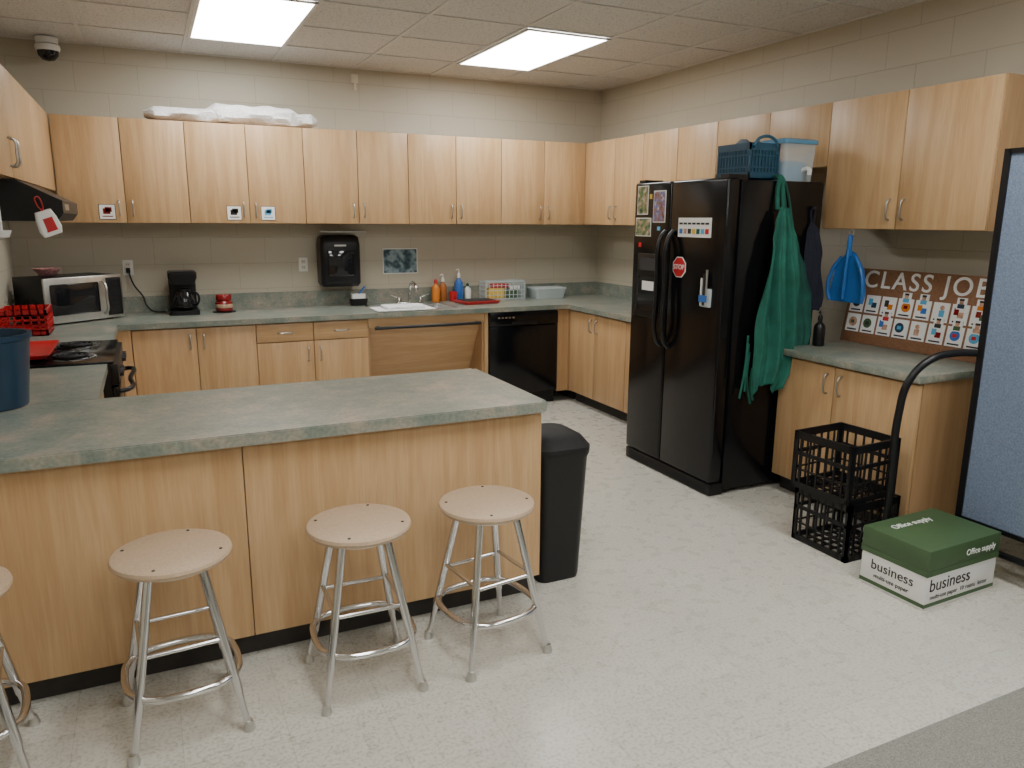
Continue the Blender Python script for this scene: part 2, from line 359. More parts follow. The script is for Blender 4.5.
box('apron_rail',-2.545,-1.515,BF,BF+.02,.79,CZ-T-.001,MAPLE_H,e)
box('side_left',-2.548,-2.53,BF+.02,W-.002,0,.86,MAPLE_E,e);box('side_right',-1.53,-1.512,BF+.02,W-.002,0,.86,MAPLE_E,e)
bm=bmesh.new()
v=[bm.verts.new(p) for p in ((-2.53,-.60,.785),(-1.53,-.60,.785),(-1.53,-.30,.22),(-2.53,-.30,.22),(-2.53,-.585,.79),(-1.53,-.585,.79),(-1.53,-.285,.225),(-2.53,-.285,.225))]
for f in ((0,1,2,3),(4,7,6,5),(0,4,5,1),(2,6,7,3),(0,3,7,4),(1,5,6,2)): bm.faces.new([v[i] for i in f])
finish('sloped_panel',bm,MAPLE_H,e)
box('lower_back',-2.53,-1.53,-.29,-.27,0,.23,MAPLE_E,e)
tube('towel_bar',[(-2.50,-.70,.785),(-1.56,-.70,.785)],.013,BLACK,e,smoothcurve=False)
for x in (-2.47,-1.59): box('bar_bracket',x-.01,x+.01,-.70,BF+.001,.775,.80,BLACK,e)
# ---------------------------------------------------------------- dishwasher
e=empty('dishwasher');X0,X1=-1.475,-.79
box('body',X0,X1,BF+.02,W-.02,.1,CZ-T-.002,BLACK,e);box('door',X0+.004,X1-.004,BF-.02,BF+.019,.12,.735,BLACKGLOSS,e,.006)
box('control_panel',X0+.004,X1-.004,BF-.028,BF+.019,.742,CZ-T-.006,BLACKGLOSS,e,.006)
box('latch',X0+.22,X1-.22,BF-.04,BF-.028,.755,.775,BLACK,e,.003)
boxes('buttons',[(X0+.08+.035*i,X0+.10+.035*i,BF-.030,BF-.0279,.81,.822) for i in range(5)],STEEL,e)
box('kick_plate',X0+.01,X1-.01,BF+.03,BF+.05,0,.1,BLACK,e)
box('dishwasher_filler',-1.511,-1.478,BF,BF+.02,.1,CZ-T-.001,MAPLE)
# ---------------------------------------------------------------- sink + faucet
e=empty('kitchen_sink')
zs=CZ+.004
boxes('rim',[(SX0-.015,SX1+.015,SY0-.015,SY0+.02,CZ-.0,zs),(SX0-.015,SX1+.015,SY1-.06,SY1+.015,CZ,zs),(SX0-.015,SX0+.02,SY0,SY1,CZ,zs),(SX1-.02,SX1+.015,SY0,SY1,CZ,zs)],STEEL,e)
bm=bmesh.new()
x0,x1,y0,y1=SX0+.02,SX1-.02,SY0+.02,SY1-.06;zz=CZ-.17
def quad(*p): bm.faces.new([bm.verts.new(q) for q in p])
quad((x0,y0,zs),(x1,y0,zs),(x1-.02,y0+.02,zz),(x0+.02,y0+.02,zz));quad((x0,y1,zs),(x1,y1,zs),(x1-.02,y1-.02,zz),(x0+.02,y1-.02,zz))
quad((x0,y0,zs),(x0,y1,zs),(x0+.02,y1-.02,zz),(x0+.02,y0+.02,zz));quad((x1,y0,zs),(x1,y1,zs),(x1-.02,y1-.02,zz),(x1-.02,y0+.02,zz))
quad((x0+.02,y0+.02,zz),(x1-.02,y0+.02,zz),(x1-.02,y1-.02,zz),(x0+.02,y1-.02,zz))
finish('basin',bm,STEEL,e)
fx=-2.02
f=empty('faucet');box('deck_plate',fx-.13,fx+.13,SY1-.05,SY1-.0,zs,zs+.018,CHROME,f,.006)
tube('spout',[(fx,SY1-.025,zs+.015),(fx,SY1-.03,zs+.13),(fx,SY1-.08,zs+.19),(fx,SY1-.2,zs+.17),(fx,SY1-.22,zs+.13)],.013,CHROME,f)
for s in (-1,1):
    lathe('valve',[(.02,0),(.018,.03),(.012,.045),(0,.048)],(fx+s*.1,SY1-.025,zs+.018),CHROME,f,16);tube('lever',[(fx+s*.1,SY1-.025,zs+.06),(fx+s*.18,SY1-.04,zs+.085)],.007,CHROME,f,smoothcurve=False)
c=empty('dish_cloth');box('drying_mat',-2.46,-1.96,SY0-.09,SY0+.20,zs+.001,zs+.012,LINT,c,.004);box('folded_towel',-2.38,-2.04,SY0-.06,SY0+.13,zs+.0125,zs+.04,LINT,c,.012)
def bottle(name,x,y,z,r,h,m,cap,pump=False):
    e=empty(name)
    lathe('body',[(r*.9,0),(r,.008),(r,h*.6),(r*.85,h*.68),(r*.35,h*.78),(r*.35,h*.84)],(x,y,z),m,e,20)
    lathe('cap',[(r*.42,h*.82),(r*.42,h*.93),(r*.25,h),(0,h)],(x,y,z),cap,e,16)
    if pump: tube('nozzle',[(x,y,z+h*.98),(x,y,z+h*1.12),(x-.035,y-.02,z+h*1.1)],.005,cap,e)
    return e
bottle('dish_soap_bottle',-1.73,-.03,CZ,.038,.21,ORANGE,RED)
bottle('hand_soap_bottle',-1.65,.0,CZ,.038,.22,mat('amber_soap',(.35,.12,.03),.2,noise=(4,.1)),WHITE,pump=True)
bottle('spray_bottle',-1.49,0,CZ,.04,.26,BLUE,WHITE,pump=True)
bottle('cleaner_bottle',-1.395,.01,CZ,.032,.16,WHITE,GREEN)
e=empty('drinking_cup');lathe('cup',[(.03,0),(.04,.09),(.037,.09),(.028,.006),(0,.006)],(-1.57,-.06,CZ+.001),RED,e,24)
e=empty('sponge_caddy');loft('tray',[(0,.07,.04,.02),(.06,.08,.05,.02)],(-2.47,-.06,CZ+.001),BLACK,e);loft('sponge',[(0,.06,.03,.01),(.04,.06,.03,.01)],(-2.47,-.06,CZ+.062),WHITE,e)
tube('scrub_brush',[(-2.50,-.07,CZ+.06),(-2.44,-.04,CZ+.12),(-2.40,-.02,CZ+.16)],.009,BLUE,e)
e=empty('serving_tray');loft('tray',[(0,.17,.13,.03),(.012,.18,.14,.03),(.025,.185,.145,.03)],(-1.42,-.27,CZ+.001),RED,e,rz=.1)
loft('placemat',[(0,.15,.11,.01),(.004,.15,.11,.01)],(-1.42,-.27,CZ+.027),INK,e,rz=.1)
def lattice(name,x0,x1,y0,y1,z0,z1,m,nx,ny,nz,t=.006,parent=None,rim=.012,solidbottom=True):
    L=[]
    for z,h in ((z0,rim),(z1-rim,rim)):
        L+=[(x0,x1,y0,y0+t,z,z+h),(x0,x1,y1-t,y1,z,z+h),(x0,x0+t,y0,y1,z,z+h),(x1-t,x1,y0,y1,z,z+h)]
    for x in (x0,x1-t*1.6):
        for y in (y0,y1-t*1.6): L.append((x,x+t*1.6,y,y+t*1.6,z0,z1))
    for i in range(1,nx):
        x=x0+(x1-x0)*i/nx
        for y in (y0,y1-t): L.append((x-t/2,x+t/2,y,y+t,z0,z1))
    for i in range(1,ny):
        y=y0+(y1-y0)*i/ny
        for x in (x0,x1-t): L.append((x,x+t,y-t/2,y+t/2,z0,z1))
    for k in range(1,nz):
        z=z0+(z1-z0)*k/nz;L+=[(x0,x1,y0,y0+t,z-t/2,z+t/2),(x0,x1,y1-t,y1,z-t/2,z+t/2),(x0,x0+t,y0,y1,z-t/2,z+t/2),(x1-t,x1,y0,y1,z-t/2,z+t/2)]
    if solidbottom: L.append((x0,x1,y0,y1,z0,z0+t))
    return boxes(name,L,m,parent)
e=empty('storage_basket');lattice('wire_body',-1.26,-.84,-.11,.05,CZ+.001,CZ+.18,FROST,10,5,4,.006,e)
box('contents',-1.22,-1.05,-.09,.03,CZ+.012,CZ+.11,YEL,e,.01);box('contents_green',-1.03,-.9,-.09,.03,CZ+.012,CZ+.09,BOXG,e,.01);box('contents_red',-1.18,-1.0,-.08,.0,CZ+.111,CZ+.15,RED,e,.01);box('contents_white',-.99,-.88,-.08,.0,CZ+.091,CZ+.13,PAPER,e,.01)
e=empty('food_container');loft('tub',[(0,.15,.09,.03),(.09,.17,.10,.03)],(-.60,-.10,CZ+.001),FROST,e);loft('lid',[(0,.175,.105,.03),(.015,.175,.105,.03)],(-.60,-.10,CZ+.092),FROST,e)
# ---------------------------------------------------------------- coffee maker
e=empty('coffee_maker');cx,cy=-3.90,-.15
loft('base',[(0,.11,.13,.03),(.035,.11,.13,.03)],(cx,cy,CZ+.001),BLACK,e)
loft('water_tank',[(0,.10,.05,.02),(.30,.10,.05,.02)],(cx,cy+.075,CZ+.036),BLACK,e)
loft('brew_head',[(0,.085,.11,.03),(.05,.105,.125,.03),(.09,.105,.125,.03),(.1,.09,.11,.03)],(cx,cy,CZ+.24),BLACK,e)
lathe('carafe',[(.055,0),(.078,.02),(.08,.07),(.06,.12),(.05,.14)],(cx,cy-.04,CZ+.04),GLASSD,e,28)
lathe('carafe_lid',[(.055,0),(.055,.02),(0,.028)],(cx,cy-.04,CZ+.18),BLACK,e,24)
tube('carafe_handle',[(cx+.05,cy-.075,CZ+.175),(cx+.10,cy-.10,CZ+.165),(cx+.10,cy-.10,CZ+.09),(cx+.07,cy-.06,CZ+.07)],.009,BLACK,e)
e=empty('candle_jar');lathe('jar',[(.056,0),(.066,.008),(.068,.04),(.068,.07),(.055,.085),(.055,.095)],(-3.60,-.14,CZ+.007),DKRED,e,28);lathe('lid',[(.060,0),(.060,.035),(.055,.042),(0,.044)],(-3.60,-.14,CZ+.103),DKRED,e,28)
lathe('label',[(.0685,.03),(.0690,.031),(.0690,.06),(.0685,.061)],(-3.60,-.14,CZ+.007),mat('candle_label',(.45,.3,.2),.6,noise=(40,.4)),e,28)
lathe('coaster',[(.09,0),(.09,.006)],(-3.60,-.14,CZ+.0005),BLACK,e,28)
# ---------------------------------------------------------------- paper towel dispenser
e=empty('paper_towel_dispenser')
loft('housing',[(0,.155,.09,.03),(.03,.172,.11,.04),(.36,.172,.11,.04),(.42,.165,.10,.05),(.44,.14,.08,.05)],(-2.625,W-.112,1.085),BLACK,e)
box('paper_slot',-2.74,-2.51,W-.2225,W-.20,1.115,1.13,BLACKM,e);box('badge',-2.68,-2.58,W-.2235,W-.222,1.43,1.445,STEEL,e)
box('window',-2.74,-2.51,W-.224,W-.2215,1.17,1.40,GLASSD,e,.01)
e=empty('wall_poster');px0,px1,pz0,pz1=-2.20,-1.87,1.17,1.40
box('paper',px0,px1,W-.008,W-.001,pz0,pz1,PAPER,e);box('picture',px0+.008,px1-.008,W-.010,W-.0079,pz0+.008,pz1-.008,POSTER,e)
def outlet(x,z):
    e=empty('electrical_outlet');box('plate',x-.038,x+.038,W-.007,W-.0005,z-.06,z+.06,WHITE,e,.003)
    boxes('sockets',[(x-.017,x+.017,W-.010,W-.0065,z+.008,z+.040),(x-.017,x+.017,W-.010,W-.0065,z-.040,z-.008)],OFFWHITE,e)
    boxes('slots',[(x+a,x+a+.003,W-.0108,W-.0098,z+b,z+b+.012) for a in (-.008,.006) for b in (.019,-.030)],INK,e)
outlet(-4.28,1.27);outlet(-2.91,1.27)
e=empty('appliance_cord');tube('cord',[(-4.28,W-.03,1.25),(-4.25,W-.05,1.14),(-4.19,W-.05,1.04),(-4.17,W-.06,.97),(-4.12,-.02,.925),(-4.03,-.03,.918)],.006,BLACK,e);box('plug',-4.295,-4.265,W-.04,W-.0115,1.23,1.27,BLACK,e,.004)
cards=[(-4.37,1.70,DKRED),(-3.49,1.70,INK),(-3.235,1.70,SKY)]
for x,z,m in cards:
    e=empty('cabinet_label');box('card',x-.055,x+.055,UF-.003,UF-.0005,z-.055,z+.055,PAPER,e)
    boxes('border',[(x-.055,x+.055,UF-.0036,UF-.003,z-.055,z-.051),(x-.055,x+.055,UF-.0036,UF-.003,z+.051,z+.055),(x-.055,x-.051,UF-.0036,UF-.003,z-.055,z+.055),(x+.051,x+.055,UF-.0036,UF-.003,z-.055,z+.055)],INK,e)
    boxes('icon',[(x-.028,x+.02,UF-.0036,UF-.003,z-.015,z+.025),(x-.015,x+.03,UF-.0036,UF-.003,z+.0,z+.034),(x-.035,x+.035,UF-.0036,UF-.003,z-.035,z-.028)],m,e)
box('trim_under_cabinet_conduit',-2.75,-2.35,W-.025,W-.001,1.545,1.555,STEEL)
e=empty('wall_sensor_plate');box('plate',-2.43,-2.37,W-.01,W-.0005,2.80,2.87,OFFWHITE,e,.003);box('sensor',-2.41,-2.39,W-.02,W-.0095,2.74,2.80,OFFWHITE,e,.003)
e=empty('folded_blanket')
def lump(name,x0,x1,y0,y1,z,h,m,parent,seed,n=26):
    bm=bmesh.new();R=[];rnd=random.Random(seed);ph=[rnd.uniform(0,6) for _ in range(6)]
    for i in range(n+1):
        u=i/n;x=x0+(x1-x0)*u;env=min(1,math.sin(math.pi*max(.02,min(.98,u)))*3.0)**.5
        ring=[]
        for k in range(16):
            a=2*math.pi*k/16;r=1+.07*math.sin(5*a+ph[0]+u*9)+.06*math.sin(3*a+ph[1]-u*14)+.05*math.sin(u*22+ph[2])
            ring.append(bm.verts.new((x,(y0+y1)/2+(y1-y0)/2*math.cos(a)*r*env*.93,max(z,z+h/2+h/2*math.sin(a)*r*env))))
        R.append(ring)
    for a,b in zip(R,R[1:]):
        for k in range(16): bm.faces.new((a[k],a[(k+1)%16],b[(k+1)%16],b[k]))
    bm.faces.new(R[0]);bm.faces.new(R[-1]);return finish(name,bm,m,parent,True)
lump('blanket_flat',-4.07,-3.45,-.32,-.05,ZT+.002,.105,LINT,e,1);lump('blanket_roll',-3.64,-2.93,-.32,-.08,ZT+.002,.15,LINT,e,2);lump('blanket_end',-3.25,-2.8,-.31,-.10,ZT+.002,.115,LINT,e,3)
e=empty('security_camera');cxx,cyy=-4.655,-.05
lathe('mount',[(.075,0),(.07,-.04),(.05,-.05)],(cxx,cyy,ZC-.01),WHITE,e,28)
lathe('collar',[(.078,-.05),(.082,-.07),(.075,-.09)],(cxx,cyy,ZC-.01),WHITE,e,28);lathe('dome',[(.07,-.09),(.065,-.12),(.04,-.15),(0,-.16)],(cxx,cyy,ZC-.01),GLASSD,e,28)
# ---------------------------------------------------------------- microwave
mw=empty('microwave_oven',(-4.80,-.60,CZ+.012),math.radians(38))
box('cabinet',0,.60,.02,.36,0,.32,BLACK,mw,.008);box('bezel',0,.60,-.005,.02,0,.32,STEEL,mw,.006)
box('door_window',.035,.40,-.009,-.004,.055,.275,GLASSD,mw,.01)
box('control_panel',.465,.585,-.009,-.004,.02,.30,BLACK,mw,.003)
boxes('keypad',[(.478+.03*i,.500+.03*i,-.011,-.0088,.05+.035*j,.07+.035*j) for i in range(3) for j in range(5)],BLACKM,mw)
box('display',.48,.57,-.011,-.0088,.25,.28,GLASSD,mw)
tube('handle',[(.435,-.005,.04),(.435,-.04,.06),(.435,-.045,.155),(.435,-.04,.25),(.435,-.005,.28)],.010,STEEL,mw)
boxes('feet',[(x,x+.03,y,y+.03,-.0115,0) for x in (.03,.5) for y in (.04,.3)],BLACKM,mw)
e=empty('serving_bowl');lathe('bowl',[(.04,0),(.05,.005),(.085,.045),(.09,.055),(.083,.055),(.045,.012),(0,.008)],(-4.80,-.30,CZ+.333),mat('pink_ceramic',(.42,.2,.2),.3,noise=(60,.6)),e,28)
e=empty('red_plastic_basket');lattice('body',-5.02,-4.75,-1.08,-.73,CZ+.001,CZ+.17,RED,6,7,5,.009,e,rim=.04)
# ---------------------------------------------------------------- range
e=empty('electric_range');y0,y1=-2.305,-1.495;xf=-4.36
box('body',XL+.005,xf,y0,y1,.02,CZ-.005,BLACK,e);box('cooktop',XL+.005,xf+.02,y0,y1,CZ-.005,CZ+.012,BLACKGLOSS,e,.004)
box('backguard',XL+.005,XL+.07,y0,y1,CZ+.012,CZ+.17,BLACK,e,.006)
box('oven_door',xf,xf+.035,y0+.01,y1-.01,.2,.78,BLACKGLOSS,e,.006);box('drawer',xf,xf+.03,y0+.01,y1-.01,.03,.19,BLACKGLOSS,e,.006)
box('control_strip',xf,xf+.04,y0,y1,.79,CZ-.006,BLACK,e,.006)
tube('oven_handle',[(xf+.035,y0+.06,.745),(xf+.075,y0+.075,.75),(xf+.08,(y0+y1)/2,.75),(xf+.075,y1-.075,.75),(xf+.035,y1-.06,.745)],.013,BLACK,e)
box('oven_window',xf+.0345,xf+.037,y0+.15,y1-.15,.35,.62,GLASSD,e)
for i,y in enumerate((y0+.1,y0+.22,y1-.22,y1-.1)):
    o=lathe('knob',[(.022,0),(.02,.02),(0,.022)],(0,0,0),BLACK,e,16);o.matrix_local=Matrix.Translation((xf+.04,y,.84))@Matrix.Rotation(math.radians(90),4,'Y')
for x in (-4.87,-4.55):
    for y in (y0+.2,y1-.2):
        lathe('drip_pan',[(.115,0),(.11,.006),(.09,.002),(0,.002)],(x,y,CZ+.0125),BLACKGLOSS,e,28)
        lathe('trim_ring',[(.122,0),(.122,.004),(.112,.004),(.112,.0)],(x,y,CZ+.0125),CHROME,e,28)
        for r in (.03,.055,.08): tube('coil',[(x+r*math.cos(a),y+r*math.sin(a),CZ+.024) for a in [k*math.pi/4 for k in range(8)]],.007,BLACKM,e,cyc=True,res=4)
e=empty('baking_tray');loft('tray',[(0,.14,.26,.03),(.02,.16,.28,.03),(.022,.16,.28,.03),(.008,.14,.26,.03)],(-4.79,-1.98,CZ+.033),RED,e)
e=empty('range_hood');bm=bmesh.new()
pr=[(XL+.002,1.64),(-4.52,1.64),(-4.49,1.68),(-4.49,1.74),(-4.68,1.838),(XL+.002,1.838)]
a=[bm.verts.new((x,-1.38,z)) for x,z in pr];b=[bm.verts.new((x,-2.31,z)) for x,z in pr]
bm.faces.new(a);bm.faces.new(b)
for i in range(6): bm.faces.new((a[i],a[(i+1)%6],b[(i+1)%6],b[i]))
finish('canopy',bm,BLACK,e);box('switch_plate',-4.491,-4.487,-2.2,-2.0,1.695,1.725,STEEL,e)
e=empty('oven_mitt');o=loft('mitt',[(0,.045,.012,.012),(.03,.055,.016,.016),(.08,.05,.016,.016),(.12,.038,.012,.012)],(0,0,0),PAPER,e);loft('red_print',[(.02,.035,.0175,.016),(.085,.033,.0175,.016)],(0,0,0),RED,e)
tube('loop',[(0,0,.115),(.012,0,.15),(0,0,.19),(-.012,0,.15),(0,0,.118)],.003,RED,e)
e.location=(-4.54,-2.36,1.575);e.rotation_euler=(0,math.radians(-18),math.radians(30))
e=empty('hanging_ladle');tube('handle',[(-4.72,-2.60,1.835),(-4.72,-2.60,1.6)],.007,WHITE,e,smoothcurve=False);lathe('scoop',[(.0,0),(.03,.01),(.04,.04),(.036,.04),(0,.012)],(-4.72,-2.60,1.56),WHITE,e,20)
e=empty('navy_bucket');lathe('pail',[(.13,0),(.135,.005),(.165,.27),(.173,.275),(.173,.295),(.16,.295),(.155,.27),(.125,.012),(0,.012)],(-4.755,-3.17,CZ+.001),NAVY,e,40)
# ---------------------------------------------------------------- fridge
e=empty('refrigerator');fx0=-1.139;y0,y1=-3.28,-2.36;zt=1.905;ys=-2.76
box('cabinet',fx0+.10,-.40,y0,y1,.03,zt-.01,BLACKGLOSS,e,.008)
box('freezer_door',fx0,fx0+.09,ys+.004,y1,.085,zt,BLACKGLOSS,e,.016,3);box('fresh_food_door',fx0,fx0+.09,y0,ys-.004,.085,zt,BLACKGLOSS,e,.016,3)
box('gasket',fx0+.09,fx0+.101,y0+.02,y1-.02,.13,zt-.02,BLACKM,e)
box('base_grille',fx0+.005,fx0+.11,y0+.003,y1-.003,.005,.08,BLACK,e,.004)
boxes('grille_slots',[(fx0+.002,fx0+.0055,y0+.04,y1-.04,.015+.014*i,.021+.014*i) for i in range(4)],BLACKM,e)
for s,n in ((1,'freezer_handle'),(-1,'door_handle')):
    y=ys+s*.04
    tube(n,[(fx0+.002,y,1.60),(fx0-.035,y,1.56),(fx0-.05,y,1.25),(fx0-.035,y,.90),(fx0+.002,y,.86)],.014,BLACK,e)
boxes('hinge_covers',[(fx0+.02,fx0+.16,y0+.02,y0+.09,zt-.011,zt+.018),(fx0+.02,fx0+.16,y1-.09,y1-.02,zt-.011,zt+.018)],BLACK,e)
box('dispenser_frame',fx0-.008,fx0+.001,y1-.31,y1-.07,1.03,1.45,BLACK,e,.006);box('dispenser_recess',fx0-.0095,fx0-.0075,y1-.29,y1-.09,1.07,1.30,GLASSD,e)
box('dispenser_controls',fx0-.0105,fx0-.0075,y1-.28,y1-.10,1.34,1.42,mat('grey_panel',(.04,.04,.045),.4,noise=(9,.1)),e);box('dispenser_label',fx0-.0115,fx0-.01,y1-.27,y1-.14,1.21,1.27,PAPER,e)
boxes('feet',[(x,x+.05,y,y+.05,0,.03) for x in (fx0+.12,-.47) for y in (y0+.03,y1-.08)],BLACKM,e)
def magnet(name,y0_,y1_,z0_,z1_,m,inner=None):
    g=empty(name);box('sheet',fx0-.003,fx0-.0002,y0_,y1_,z0_,z1_,m,g)
    if inner:box('print',fx0-.0045,fx0-.0029,y0_+.006,y1_-.006,z0_+.006,z1_-.006,inner,g)
magnet('fridge_photo',-2.52,-2.40,1.70,1.885,PAPER,PHOTO);magnet('fridge_photo',-2.71,-2.58,1.65,1.85,PAPER,PHOTO2);magnet('fridge_photo',-2.56,-2.39,1.56,1.68,PAPER,PHOTO)
magnet('round_fridge_magnet',-2.56,-2.535,1.80,1.83,YEL);magnet('small_fridge_magnet',-2.46,-2.43,1.49,1.52,RED);magnet('small_fridge_magnet',-2.66,-2.63,1.60,1.625,SKY)
magnet('fridge_note',-3.16,-2.85,1.565,1.68,PAPER)
g=empty('fridge_note_icons')
for i in range(7): box('icon',fx0-.0045,fx0-.003,-3.14+.041*i,-3.11+.041*i,1.585,1.615,[RED,SKY,GREEN,YEL,INK,SKIN,BLUE][i],g);box('line',fx0-.0045,fx0-.003,-3.14+.041*i,-3.108+.041*i,1.64,1.652,INK,g)
g=empty('stop_sign_magnet');o=lathe('octagon',[(.068,0),(.068,.003)],(0,0,0),PAPER,g,8,smooth=False);o.matrix_local=Matrix.Translation((fx0-.0005,-2.88,1.38))@Matrix.Rotation(math.radians(-90),4,'Y')@Matrix.Rotation(math.radians(22.5),4,'Z')
o=lathe('face',[(.062,0),(.062,.0015)],(0,0,0),RED,g,8,smooth=False);o.matrix_local=Matrix.Translation((fx0-.0036,-2.88,1.38))@Matrix.Rotation(math.radians(-90),4,'Y')@Matrix.Rotation(math.radians(22.5),4,'Z')
text('word','STOP',.044,FX((fx0-.0058,-2.88,1.38)),PAPER,g)
g=empty('magnetic_clip_pens')
box('pouch',fx0-.018,fx0-.0005,-3.20,-3.11,1.16,1.27,FROST,g,.004)
for i,m in enumerate((WHITE,INK,STEEL)): tube('marker',[(fx0-.024,-3.13-.022*i,1.17),(fx0-.024,-3.13-.022*i,1.33+.025*i)],.007,m,g,smoothcurve=False)
box('blue_tag',fx0-.034,fx0-.031,-3.19,-3.12,1.19,1.23,BLUE,g)
zf=zt+.019
e=empty('blue_storage_basket');bx0,bx1,by0,by1=-.96,-.735,-3.24,-2.96
lattice('body',bx0,bx1,by0,by1,zf-.022,zf+.18,BLUEB,9,11,3,.007,e,rim=.04)
boxes('liner',[(bx0+.012,bx1-.012,by0+.012,by0+.015,zf+.02,zf+.14),(bx0+.012,bx0+.015,by0+.012,by1-.012,zf+.02,zf+.14)],mat('basket_liner',(.02,.07,.10),.7,noise=(10,.3)),e)
tube('handle',[(bx0+.02,by0-.004,zf+.16),(bx0+.06,by0-.006,zf+.205),(bx1-.06,by0-.006,zf+.205),(bx1-.02,by0-.004,zf+.16)],.009,BLUEB,e)
lump('bag_contents',bx0+.03,bx1-.03,by0+.03,by1-.03,zf+.0,.20,mat('grey_fabric_bag',(.12,.16,.2),.8,noise=(10,.3)),e,5)
e=empty('plastic_drink_dispenser');tx=-.555;loft('tub',[(0,.12,.13,.03),(.215,.13,.14,.03)],(tx,-3.09,zf-.026),CLEAR,e);loft('lid',[(0,.138,.148,.03),(.022,.138,.148,.03),(.03,.12,.13,.03)],(tx,-3.09,zf+.19),LIDB,e);loft('inner_box',[(0,.09,.10,.02),(.11,.09,.10,.02)],(tx,-3.09,zf-.02),LIDB,e)
tube('spigot',[(tx+.03,-3.21,zf+.04),(tx+.03,-3.27,zf+.04),(tx+.03,-3.27,zf+.01)],.013,WHITE,e)
# aprons
def cloth(name,rows,y,m,parent,nx=60,amp=.016,folds=(2.3,5.1,1.2),seed=0,hem=.03):
    bm=bmesh.new();R=[];rnd=random.Random(seed);p=[rnd.uniform(0,6) for _ in range(6)]
    N=60
    def interp(z):
        for a,b in zip(rows,rows[1:]):
            if a[0]>=z>=b[0]:
                t=(a[0]-z)/(a[0]-b[0]+1e-9);t=t*t*(3-2*t);return a[1]+(b[1]-a[1])*t,a[2]+(b[2]-a[2])*t
        return rows[-1][1:]
    for i in range(N+1):
        v=i/N;z=rows[0][0]+(rows[-1][0]-rows[0][0])*v;l,r=interp(z);ring=[]
        for k in range(nx+1):
            u=k/nx;A=amp*min(1,v*2.2+.2);uu=u+.06*math.sin(v*5+p[3])
            f=math.sin(uu*folds[0]*6.283+p[0]+1.2*v)+.55*math.sin(uu*folds[1]*6.283+p[1]-1.6*v)+.5*math.sin(uu*folds[2]*6.283+p[2]+v*3)
            yy=y-.008-A*(2.05+f)
            zz=z+(hem*math.sin(u*7+p[4])+hem*.6*math.sin(u*17+p[5]))*max(0,(v-.75)*4)
            ring.append(bm.verts.new((l+(r-l)*u+.008*math.sin(v*9+p[0]+u*3),yy,zz)))
        R.append(ring)
    for a,b in zip(R,R[1:]):
        for k in range(nx): bm.faces.new((a[k],a[k+1],b[k+1],b[k]))
    o=finish(name,bm,m,parent,True);o.modifiers.clear();md=o.modifiers.new('s','SOLIDIFY');md.thickness=.002;return o
YS=-3.281
e=empty('green_apron')
cloth('bib_and_skirt',[(1.74,-.80,-.74),(1.64,-.845,-.705),(1.56,-.875,-.675),(1.3,-.915,-.655),(1.0,-.95,-.65),(.78,-.965,-.66),(.68,-.96,-.70)],YS-.04,GREEN,e,seed=2,amp=.023)
tube('neck_strap',[(-.79,YS-.03,1.73),(-.785,YS-.014,1.85),(-.775,YS-.010,zt+.005),(-.765,YS+.03,zt+.012),(-.755,YS-.010,zt+.004),(-.75,YS-.014,1.85),(-.745,YS-.03,1.73)],.013,GREEN,e)
for a in ((-.95,1.0,-.985,.62),(-.93,.9,-.90,.58),(-.94,.95,-.95,.66),(-.90,.8,-.88,.60)): tube('waist_tie',[(a[0],YS-.04,a[1]),(a[0]-.012,YS-.045,(a[1]+a[3])/2),(a[2],YS-.04,a[3])],.007,GREEN,e)
e=empty('green_apron')
cloth('bib_and_skirt',[(1.64,-.70,-.64),(1.50,-.70,-.585),(1.38,-.70,-.53),(1.2,-.70,-.46),(1.0,-.70,-.445),(.92,-.70,-.46),(.86,-.70,-.50)],YS,GREEN2,e,seed=5,amp=.010)
tube('neck_strap',[(-.69,YS-.012,1.63),(-.72,YS-.01,1.8),(-.745,YS-.008,zt-.0)],.007,GREEN2,e);tube('neck_strap',[(-.645,YS-.012,1.63),(-.69,YS-.01,1.8),(-.735,YS-.008,zt-.0)],.007,GREEN2,e)
e=empty('navy_apron')
cloth('folded_cloth',[(1.66,-.50,-.46),(1.6,-.52,-.42),(1.45,-.53,-.38),(1.2,-.53,-.345),(1.13,-.53,-.35)],YS+.004,NAVYC,e,seed=9,amp=.006,hem=.01)
tube('hang_loop',[(-.49,YS-.008,1.65),(-.48,YS-.006,1.74),(-.47,YS-.008,1.65)],.005,NAVYC,e)
lathe('magnetic_hook',[(.014,0),(.014,.02)],(-.48,YS-.012,1.735),BLACK,e,12)
# ---------------------------------------------------------------- dustpan
e=empty('dustpan')
bm=bmesh.new();prof=[(-.0,.31),(-.03,.30),(-.06,.27),(-.115,.20),(-.145,.06),(-.13,.0),(.13,.0),(.145,.06),(.115,.20),(.06,.27),(.03,.30)]
xx=W-.36
a=[bm.verts.new((xx,-3.415+q[0]*.9,1.18+q[1])) for q in prof];b=[bm.verts.new((xx+.012,-3.415+q[0]*.9,1.18+q[1])) for q in prof]
bm.faces.new(a);bm.faces.new(b)
for i in range(len(a)): bm.faces.new((a[i],a[(i+1)%len(a)],b[(i+1)%len(a)],b[i]))
finish('pan',bm,BLUEP,e)
for s in (-1,1): tube('pan_lip',[(xx-.01,-3.415+s*.115,1.185),(xx-.02,-3.415+s*.13,1.24),(xx-.02,-3.415+s*.105,1.375),(xx-.01,-3.415+s*.055,1.45)],.012,BLUEP,e)
tube('brush_handle',[(xx-.015,-3.40,1.20),(xx-.022,-3.41,1.36),(xx-.02,-3.415,1.5)],.012,BLUEP,e)
tube('handle',[(W-.365,-3.415,1.46),(W-.375,-3.415,1.52),(W-.37,-3.415,1.585)],.015,BLUEP,e)
